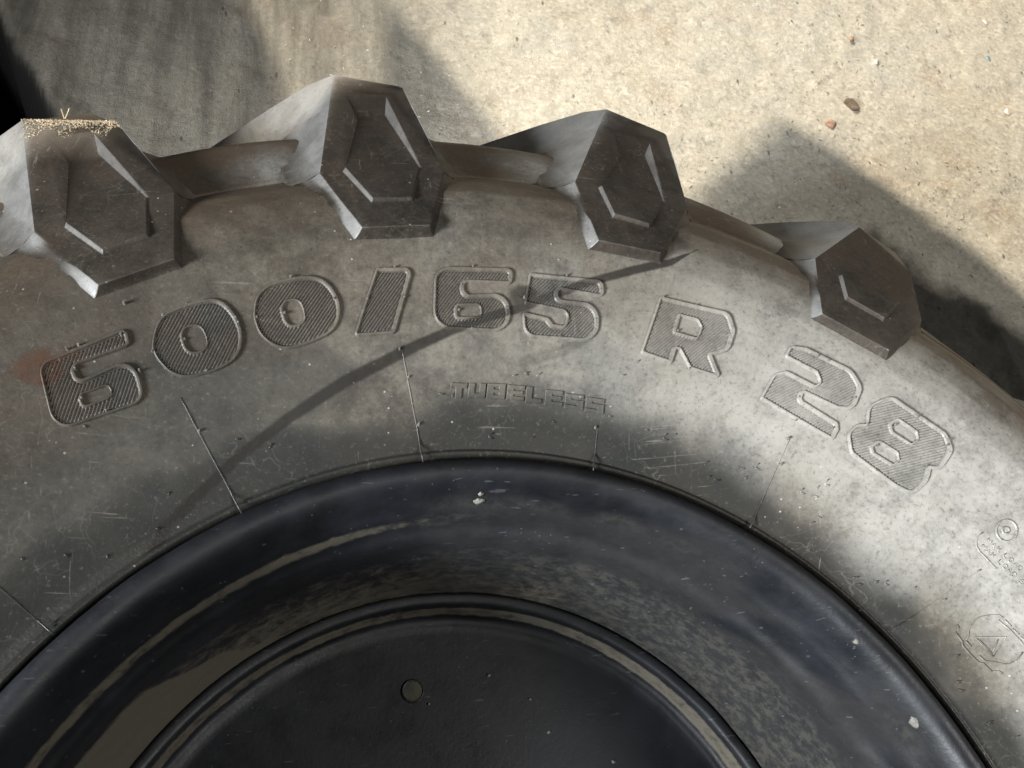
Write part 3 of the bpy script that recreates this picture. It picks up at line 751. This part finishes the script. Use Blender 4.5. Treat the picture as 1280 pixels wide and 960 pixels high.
# vent spews on the characters
nub_px = [(57, 494), (98, 431), (84, 435), (94, 461), (152, 419), (174, 463), (133, 513), (102, 497), (190, 438), (203, 393), (233, 379), (295, 397), (257, 463), (321, 397), (364, 347), (418, 373), (376, 430), (231, 424), (356, 391),
          (494, 333), (504, 372), (460, 374), (469, 415), (592, 332), (545, 368), (636, 345), (634, 386), (589, 410), (578, 357), (573, 388), (709, 344), (753, 363), (656, 371), (746, 399), (700, 421), (711, 401), (829, 370), (871, 381), (912, 418), (805, 439), (862, 460), (894, 469), (843, 436), (847, 413),
          (1036, 450), (1069, 497), (988, 438), (1000, 496), (1042, 535), (996, 524), (1149, 521), (1086, 529), (1121, 530), (1160, 583), (1096, 588), (1185, 556), (1188, 550), (1098, 556), (500, 436), (511, 471), (523, 531), (986, 547), (977, 580), (1224, 713), (1182, 750), (248, 538), (745, 534), (1022, 445), (155, 378), (148, 347)]
def nubs():
    V = []; F = []
    for x, y in nub_px:
        c = on_side([(x, y)], .002)[0]; c[2] = sidez(np.hypot(c[0], c[1])) + .0016; r = random.uniform(.0008, .0012)
        hgt = random.uniform(.0006, .0018); ln = np.array([random.uniform(-1, 1), random.uniform(-.2, 1.2)]) * hgt * .6
        b0 = len(V)
        for k in range(6): V.append((c[0] + r * math.cos(k * 1.047), c[1] + r * math.sin(k * 1.047), c[2] - .003))
        for k in range(6): V.append((c[0] + ln[0] + r * .75 * math.cos(k * 1.047), c[1] + ln[1] + r * .75 * math.sin(k * 1.047), c[2] + hgt))
        for k in range(6): F.append((b0 + k, b0 + (k + 1) % 6, b0 + 6 + (k + 1) % 6, b0 + 6 + k))
        F.append(tuple(range(b0 + 6, b0 + 12)))
    return np.array(V), F
V, F = nubs(); o = mesh_obj('vent_spew', V, F, M_lime, tyre, smooth=False); o['kind'] = 'stuff'

# small print MAX LOAD in two lines
ST = {'M': [[(0, 0), (0, 1), (.5, .4), (1, 1), (1, 0)]], 'A': [[(0, 0), (.5, 1), (1, 0)], [(.2, .35), (.8, .35)]], 'X': [[(0, 0), (1, 1)], [(0, 1), (1, 0)]],
      'L': [[(0, 1), (0, 0), (.9, 0)]], 'O': [[(0, .2), (0, .8), (.3, 1), (.7, 1), (1, .8), (1, .2), (.7, 0), (.3, 0), (0, .2)]],
      'D': [[(0, 0), (0, 1), (.6, 1), (1, .7), (1, .3), (.6, 0), (0, 0)]], 'S': [[(1, .85), (.7, 1), (.2, 1), (0, .75), (.2, .5), (.8, .5), (1, .25), (.8, 0), (.2, 0), (0, .15)]],
      'I': [[(.5, 0), (.5, 1)]], 'N': [[(0, 0), (0, 1), (1, 0), (1, 1)]], 'G': [[(1, .85), (.7, 1), (.2, 1), (0, .8), (0, .2), (.2, 0), (.8, 0), (1, .2), (1, .45), (.6, .45)]]}
kt = .1042
for y0, x0, txt in ((350, 345, 'MAX LOAD S'), (425, 275, 'MAX LOAD S')):
    bx, by = 1200 + x0 * kt, 640 + y0 * kt; ux, uy = .735, .678
    lines = []; s_ = 0.
    for ch in txt:
        if ch != ' ':
            for pl in ST[ch]:
                L = []
                for u, v in pl:
                    a = s_ + u * 4.6 - 2.3; b = v * 5.4 - 2.7
                    L.append((bx + a * ux + b * uy, by + a * uy - b * ux))
                lines.append(L)
        s_ += 7.6 if ch != ' ' else 5.5
    ridges('small_print', lines, .00042, .0008, tyre)
ridges('print_border', [crop(kt, 1200, 640, [(270, 250), (215, 290), (190, 350), (195, 420), (225, 475), (300, 550), (360, 620), (425, 685)])], .0005, .0009, tyre)
cx, cy = 1257.8, 663.4
ring = [[(cx + 13 * math.cos(t), cy + 13.5 * math.sin(t)) for t in np.linspace(0, 6.2832, 40)]]
ridges('round_boss', ring + [[(cx - 1 + 4.6 * math.cos(t), cy + 4.8 * math.sin(t)) for t in np.linspace(.3, 6.5832, 7)]], .0008, .0013, tyre)
ke = .125
em = [[(460, 455), (770, 455), (640, 655), (460, 455)], [(500, 485), (630, 620)], [(690, 480), (640, 600)],
      [(365, 490), (392, 450), (395, 380), (470, 280), (520, 250), (600, 235), (700, 235), (740, 262)], [(755, 282), (820, 350)], [(835, 370), (900, 430)], [(915, 450), (985, 515)],
      [(280, 330), (298, 365), (280, 390)], [(260, 402), (330, 500), (335, 540), (400, 615), (490, 705), (540, 715), (585, 760), (630, 800)], [(360, 485), (420, 552)],
      [(500, 640), (560, 695), (640, 700), (740, 722), (820, 720), (890, 680), (940, 605)], [(690, 285), (800, 375), (900, 480), (1000, 600)], [(640, 795), (700, 795), (740, 822)]]
ridges('triangle_emblem', [crop(ke, 1160, 740, L) for L in em], .00055, .0010, tyre)

# ------------------------------------------------------------------ rim
rimp = np.array([(.3845, -.012), (.3842, -.002), (.3825, .0035), (.3790, .0068), (.3740, .0078), (.3690, .0062), (.3645, .0020), (.3610, -.0060), (.3590, -.0150), (.3575, -.0230), (.3560, -.0300), (.3545, -.0325), (.3535, -.0345),
                 (.3530, -.0400), (.3520, -.0520), (.3512, -.0610), (.3490, -.0660), (.3455, -.0700), (.3440, -.0760), (.3440, -.0830), (.3455, -.0900), (.3462, -.1000), (.3458, -.1150), (.3440, -.1600), (.3420, -.2050), (.3400, -.2400)])
discp = np.array([(.3405, -.2420), (.3385, -.2370), (.3360, -.2365), (.3310, -.2375), (.3285, -.2390), (.3272, -.2430), (.3262, -.2500), (.3240, -.2620), (.3215, -.2690), (.3185, -.2715), (.3160, -.2718), (.3130, -.2735), (.3080, -.2745),
                  (.29, -.2750), (.26, -.2750), (.22, -.2748), (.18, -.2745), (.14, -.2745), (.115, -.2745), (.110, -.2755), (.109, -.280), (.109, -.30)])
def lathe(name, prof, n_ref, dust_fn, mat, parent, sm=2):
    seg_ = np.r_[0, np.cumsum(np.hypot(*np.diff(prof, axis=0).T))]
    t = np.linspace(0, seg_[-1], n_ref); P = np.c_[np.interp(t, seg_, prof[:, 0]), np.interp(t, seg_, prof[:, 1])]
    P = smooth_line(P, sm)
    th = np.radians(np.arange(0, 360, .5)); TT, JJ = np.meshgrid(th, np.arange(len(P)), indexing='ij')
    R = P[JJ, 0]; Zc = P[JJ, 1].copy()
    Xc, Yc = R * np.cos(TT), R * np.sin(TT)
    R2 = R + (fbm(TT * 9, Zc * 40, 1.3, 3, 80) - .5) * .0012
    Xc, Yc = R2 * np.cos(TT), R2 * np.sin(TT)
    V = np.c_[Xc.ravel(), Yc.ravel(), Zc.ravel()]
    return mesh_obj(name, V, gridfaces(len(th), len(P), True), mat, parent, attrs={'dust': dust_fn(np.degrees(TT), R, Zc).ravel()})
def dust_rim(t, r, z):
    left = sstep(70, 110, t) * sstep(230, 190, t)
    d = np.zeros(t.shape) + .05
    d += sstep(-.033, -.046, z) * sstep(-.066, -.052, z) * (-.10 + .74 * sstep(75, 110, t))
    wallz = sstep(-.098, -.13, z)
    d += wallz * (.22 + .26 * sstep(-.10, -.24, z) + .08 * left)
    # thick dust low on the left of the barrel, with a tide line
    tl = 130 + 18 * (fbm(t * .05, z * 14, 1., 3, 90) - .5) + (-.12 - z) * -130
    d += wallz * sstep(tl - 1.5, tl + 1.5, t) * .55
    d += .16 * (fbm(t * .12, z * 60, 1., 3, 91) - .3)
    d += sstep(.366, .359, r) * sstep(-.004, -.020, z) * sstep(-.034, -.028, z) * .1
    return np.clip(d, 0, 1)
def dust_disc(t, r, z):
    d = np.zeros(t.shape) + .03
    d += sstep(.3275, .3262, r) * sstep(-.2690, -.262, z) * (.50 + .25 * (fbm(t * .10, z * 10, 1., 3, 95)))
    d += sstep(.316, .320, r) * (z < -.262) * .30 * sstep(70, 30, t)
    return np.clip(d, 0, 1)
rim = lathe('rim', rimp, 170, dust_rim, M_rim, wheel, 7); rim.location = (0, 0, ZW)
RV = np.array([v.co for v in rim.data.vertices]); rt_ = np.degrees(np.arctan2(RV[:, 1], RV[:, 0])); rr_ = np.hypot(RV[:, 0], RV[:, 1])
sn = fbm(RV[:, 0] * 1., RV[:, 1], 16, 4, 97)
dark_mottle = sstep(112, 72, rt_ + 40 * (sn - .5)) * sstep(-150, -60, rt_) * sstep(.000, -.024, RV[:, 2] + (sn - .5) * .03) * sstep(.66, .52, fbm(RV[:, 0], RV[:, 1] + RV[:, 2], 11, 3, 98)) * .92  # darker, duller mottling on the right of the rim
at = rim.data.attributes.new('dark_mottle', 'FLOAT', 'POINT'); at.data.foreach_set('value', dark_mottle.astype(np.float32))
disc = lathe('wheel_disc', discp, 200, dust_disc, M_rim, wheel, 1); disc.location = (0, 0, ZW)
# outer skin of the barrel so the rim is solid from behind
bp = np.array([(.3845, -.012), (.366, -.034), (.358, -.06), (.352, -.10), (.349, -.24), (.349, -.40), (.352, -.45), (.358, -.50), (.366, -.515), (.384, -.535), (.383, -.552), (.370, -.556), (.358, -.52), (.344, -.46), (.343, -.40), (.341, -.243)])
o = lathe('rim_barrel', bp, 80, lambda t, r, z: t * 0 + .1, M_rim, wheel, 1); o.location = (0, 0, ZW)

# round plugged hole in the disc, dirt splashes on the flange
def disc_at(px, r, z): return hit([px], lambda q: z + 0 * q)[0]
c = disc_at((516, 864), 0, -.2745)
bm = bmesh.new()
def ringv(rad, z): return [bm.verts.new((c[0] + rad * math.cos(k * math.pi / 16), c[1] + rad * math.sin(k * math.pi / 16), z)) for k in range(32)]
rr = [ringv(.0115, -.2760), ringv(.0110, -.2735), ringv(.0102, -.2727), ringv(.0092, -.2735), ringv(.0086, -.2745)]
for a, b in zip(rr[:-1], rr[1:]):
    for k in range(32): bm.faces.new((a[k], a[(k + 1) % 32], b[(k + 1) % 32], b[k]))
me = bpy.data.meshes.new('hole_lip'); bm.to_mesh(me); bm.free(); me.materials.append(M_rim)
for p in me.polygons: p.use_smooth = True
lip = bpy.data.objects.new('hole_lip', me); COL.objects.link(lip); lip.parent = disc
at = me.attributes.new('dust', 'FLOAT', 'POINT'); at.data.foreach_set('value', [.25] * len(me.vertices))
M_plug = plain('olive_dirt', (.028, .026, .018), .8)
mesh_obj('hole_plug', [(c[0] + .0090 * math.cos(k * math.pi / 12), c[1] + .0090 * math.sin(k * math.pi / 12), -.2738) for k in range(24)], [tuple(range(24))], M_plug, disc, smooth=False)

def splat(px, zf, rad, seed, parent, mat, name='dirt_splash', sq=1.):
    r_ = random.Random(seed); c = hit([px], zf)[0]; rc = np.hypot(c[0], c[1])
    sl0 = float(zf(rc + .003) - zf(rc - .003)) / .006; er = np.array([c[0] / rc, c[1] / rc, sl0]); er /= np.linalg.norm(er)
    et = np.array([-c[1] / rc, c[0] / rc, 0]); nn = np.cross(er, et); n = 16; V = [c + nn * .0016]
    for ring_, hh in ((1., .0009), (1.12, -.0012)):
        for k in range(n):
            q = rad * (.62 + .55 * float(hash2(np.array(k * 1.), np.array(seed * 1.), 3))) * ring_; a = k * 2 * math.pi / n
            V.append(c + er * q * math.cos(a) + et * q * math.sin(a) + nn * hh)
    F = [(0, 1 + k, 1 + (k + 1) % n) for k in range(n)] + [(1 + k, 1 + n + k, 1 + n + (k + 1) % n, 1 + (k + 1) % n) for k in range(n)]
    return mesh_obj(name, V, F, mat, parent)
rz_i = rimp[:13][::-1]
fl_z = lambda r: np.interp(r, rz_i[:, 0], rz_i[:, 1])
for px, rad, sd_ in (((599, 626), .0040, 3), ((601, 617), .0022, 4), ((1142, 903), .0042, 5), ((1070, 802), .0020, 6)):
    splat(px, fl_z, rad, sd_, rim, M_lime)
for px, rad in (((611, 844), .0016), ((663, 874), .0013), ((686, 915), .0018), ((536, 880), .0012), ((767, 952), .0018)):
    splat(px, lambda q: -.2745 + 0 * q, rad, 3, disc, M_lime, 'dirt_speck')

# ------------------------------------------------------------------ chaff and dried mud on the lugs
def flakes(name, pts, mat, parent, size, seed, kind='stuff', long=1.):
    r_ = random.Random(seed); V = []; F = []
    for p in pts:
        a = r_.uniform(0, 6.28); s_ = size * r_.uniform(.4, 1.3); el = r_.uniform(-.5, .7)
        d1 = np.array([math.cos(a) * math.cos(el), math.sin(a) * math.cos(el), math.sin(el)]) * s_ * long
        d2 = np.array([-math.sin(a), math.cos(a), r_.uniform(-.5, .5)]) * s_ * .45; d3 = np.array([0, 0, s_ * .4])
        b0 = len(V)
        for u in (-1, 1):
            for v in (-1, 1): V.append(p + d1 * u + d2 * v * r_.uniform(.4, 1))
        V.append(p + d3 + d1 * .2)
        F += [(b0, b0 + 1, b0 + 4), (b0 + 1, b0 + 3, b0 + 4), (b0 + 3, b0 + 2, b0 + 4), (b0 + 2, b0, b0 + 4), (b0, b0 + 2, b0 + 3, b0 + 1)]
    o = mesh_obj(name, V, F, mat, parent, smooth=False)
    if kind: o['kind'] = kind
    return o
def lerp(a, b, t): return a + (b - a) * t
def dust_band(q, n, depth, seed):
    C, P = lugdata[q]; a = polar(*C['a']); f = polar(*C['f']); b = polar(*C['b']); e = polar(*C['e'])
    r_ = random.Random(seed); out = []
    for _ in range(n):
        u = r_.random(); v = r_.random() ** 2.4 * depth * (.55 + .75 * math.sin(u * 9 + 1) ** 2)
        p = lerp(lerp(a, f, u), lerp(b, e, u), v); out.append(p + np.array([0, 0, .0003]))
    return out
flakes('dried_mud', dust_band(0, 1000, .16, 3), M_mud, lugs[0], .0010, 11)
flakes('chaff', dust_band(0, 26, .20, 4), M_straw, lugs[0], .0008, 12, long=2.2)
def flank_pts(q, n, seed, lo=.05, hi=.4):
    me = lugs[q].data; r_ = random.Random(seed); C, P = lugdata[q]; a = polar(*C['a']); out = []
    a1 = polar(C['a'][0] + .008, C['a'][1] + 2.6, C['a'][2] - .045); b = polar(*C['b'])
    for _ in range(n):
        u = r_.uniform(.1, 1.); v = r_.uniform(lo, hi) * u
        p = lerp(a, a1, u * .9); out.append(lerp(p, b + (a1 - a) * u, v * .5))
    return out
flakes('dried_mud', flank_pts(1, 160, 5), M_mud, lugs[1], .0009, 13)
flakes('dried_mud', flank_pts(0, 420, 6, .0, .7), M_mud, lugs[0], .0009, 14)
def straw(px, zf, ln, ang, lift=.004, mat=M_straw):
    c = hit([px], zf)[0]; d_ = np.array([math.cos(ang), math.sin(ang), .5]) * ln
    V = []; F = []
    for i, t in enumerate(np.linspace(-.1, 1, 5)):
        p = c + d_ * t + np.array([0, 0, .15 * ln * t * t])
        for k in range(4): V.append((p[0] + .0004 * math.cos(k * 1.57), p[1] + .0004 * math.sin(k * 1.57), p[2]))
    for i in range(4):
        for k in range(4): F.append((i * 4 + k, i * 4 + (k + 1) % 4, i * 4 + 4 + (k + 1) % 4, i * 4 + 4 + k))
    o = mesh_obj('straw', V, F, mat, None, smooth=False); o.location = (0, 0, ZW); return o
tag(straw((80, 147), cone, .006, 1.9), 'short dry straw standing upright on top of the leftmost tread lug, leaning left', 'straw', 'straws on the leftmost lug')
tag(straw((82, 147), cone, .007, 1.1), 'short dry straw standing upright on top of the leftmost tread lug, leaning right', 'straw', 'straws on the leftmost lug')

# ------------------------------------------------------------------ loose stones on the floor
def stone(px, size, mat, label, cat, seed, flat=.55):
    c = floor_px([px])[0]
    bm = bmesh.new(); bmesh.ops.create_icosphere(bm, subdivisions=2, radius=1)
    r_ = random.Random(seed); ax = [Vector((r_.gauss(0, 1), r_.gauss(0, 1), r_.gauss(0, 1))).normalized() for _ in range(7)]
    for v in bm.verts:
        q = v.co.copy()
        for a in ax:
            dd = q.dot(a)
            if dd > .62: q -= a * (dd - .62)
        v.co = Vector((q.x * size, q.y * size * .8, q.z * size * flat))
    me = bpy.data.meshes.new('stone'); bm.to_mesh(me); bm.free(); me.materials.append(mat)
    i = np.argmin(abs(xs - c[0])); j = np.argmin(abs(ys - c[1]))
    o = bpy.data.objects.new('stone', me); COL.objects.link(o); o.location = (c[0], c[1], Z[i, j] + size * flat * .35); o.rotation_euler = (0, 0, r_.uniform(0, 6))
    return tag(o, label, cat)
stone((1065, 131), .021, M_chip_b, 'brown angular stone chip lying on the sunlit concrete, largest of the loose stones', 'stone', 1)
stone((1040, 153), .018, M_chip_o, 'flat orange-brown stone just below and left of the brown chip', 'stone', 2, .25)
stone((1063, 51), .010, M_chip_o, 'small reddish brick crumb above the brown stone chip', 'stone', 3)
stone((1095, 79), .010, M_chip_w, 'small white pebble up and right of the brown stone chip', 'pebble', 4)
stone((1259, 140), .011, M_chip_w, 'small white pebble by the right edge of the photo', 'pebble', 5, .35)
stone((1231, 28), .009, M_chip_w, 'tiny white pebble in the upper right corner of the concrete', 'pebble', 6)
o = stone((1234, 73), .013, M_chip_blue, 'crumpled blue scrap of plastic on the concrete near the upper right corner', 'plastic scrap', 7, .25); o.name = 'plastic_scrap'
o = stone((46, 142), .060, plain('grey_rubble', (.20, .19, .17)), 'grey lump of rubble behind the leftmost tread lug at the edge of the dark pit', 'rubble', 8, .8); o.name = 'rubble_lump'
# countless crumbs
cr = []
for _ in range(7000):
    x = random.uniform(-.2, 2.1); y = random.uniform(.6, 2.2)
    if math.hypot(x, y) < .95: continue
    if fbm(np.array([x]), np.array([y]), 3, 2, 99)[0] < random.uniform(.3, .62): continue
    i = min(len(xs) - 1, np.searchsorted(xs, x)); j = min(len(ys) - 1, np.searchsorted(ys, y)); cr.append(np.array([x, y, Z[i, j] + .0006]))
h2 = len(cr) // 2
tag(flakes('gravel_crumbs', cr[:h2], M_chip_w, None, .0026, 21), 'pale gravel crumbs scattered over the sunlit concrete', 'gravel')
tag(flakes('dirt_crumbs', cr[h2:], M_chip_b, None, .0024, 22, long=1.5), 'dark dirt crumbs scattered over the sunlit concrete', 'dirt')
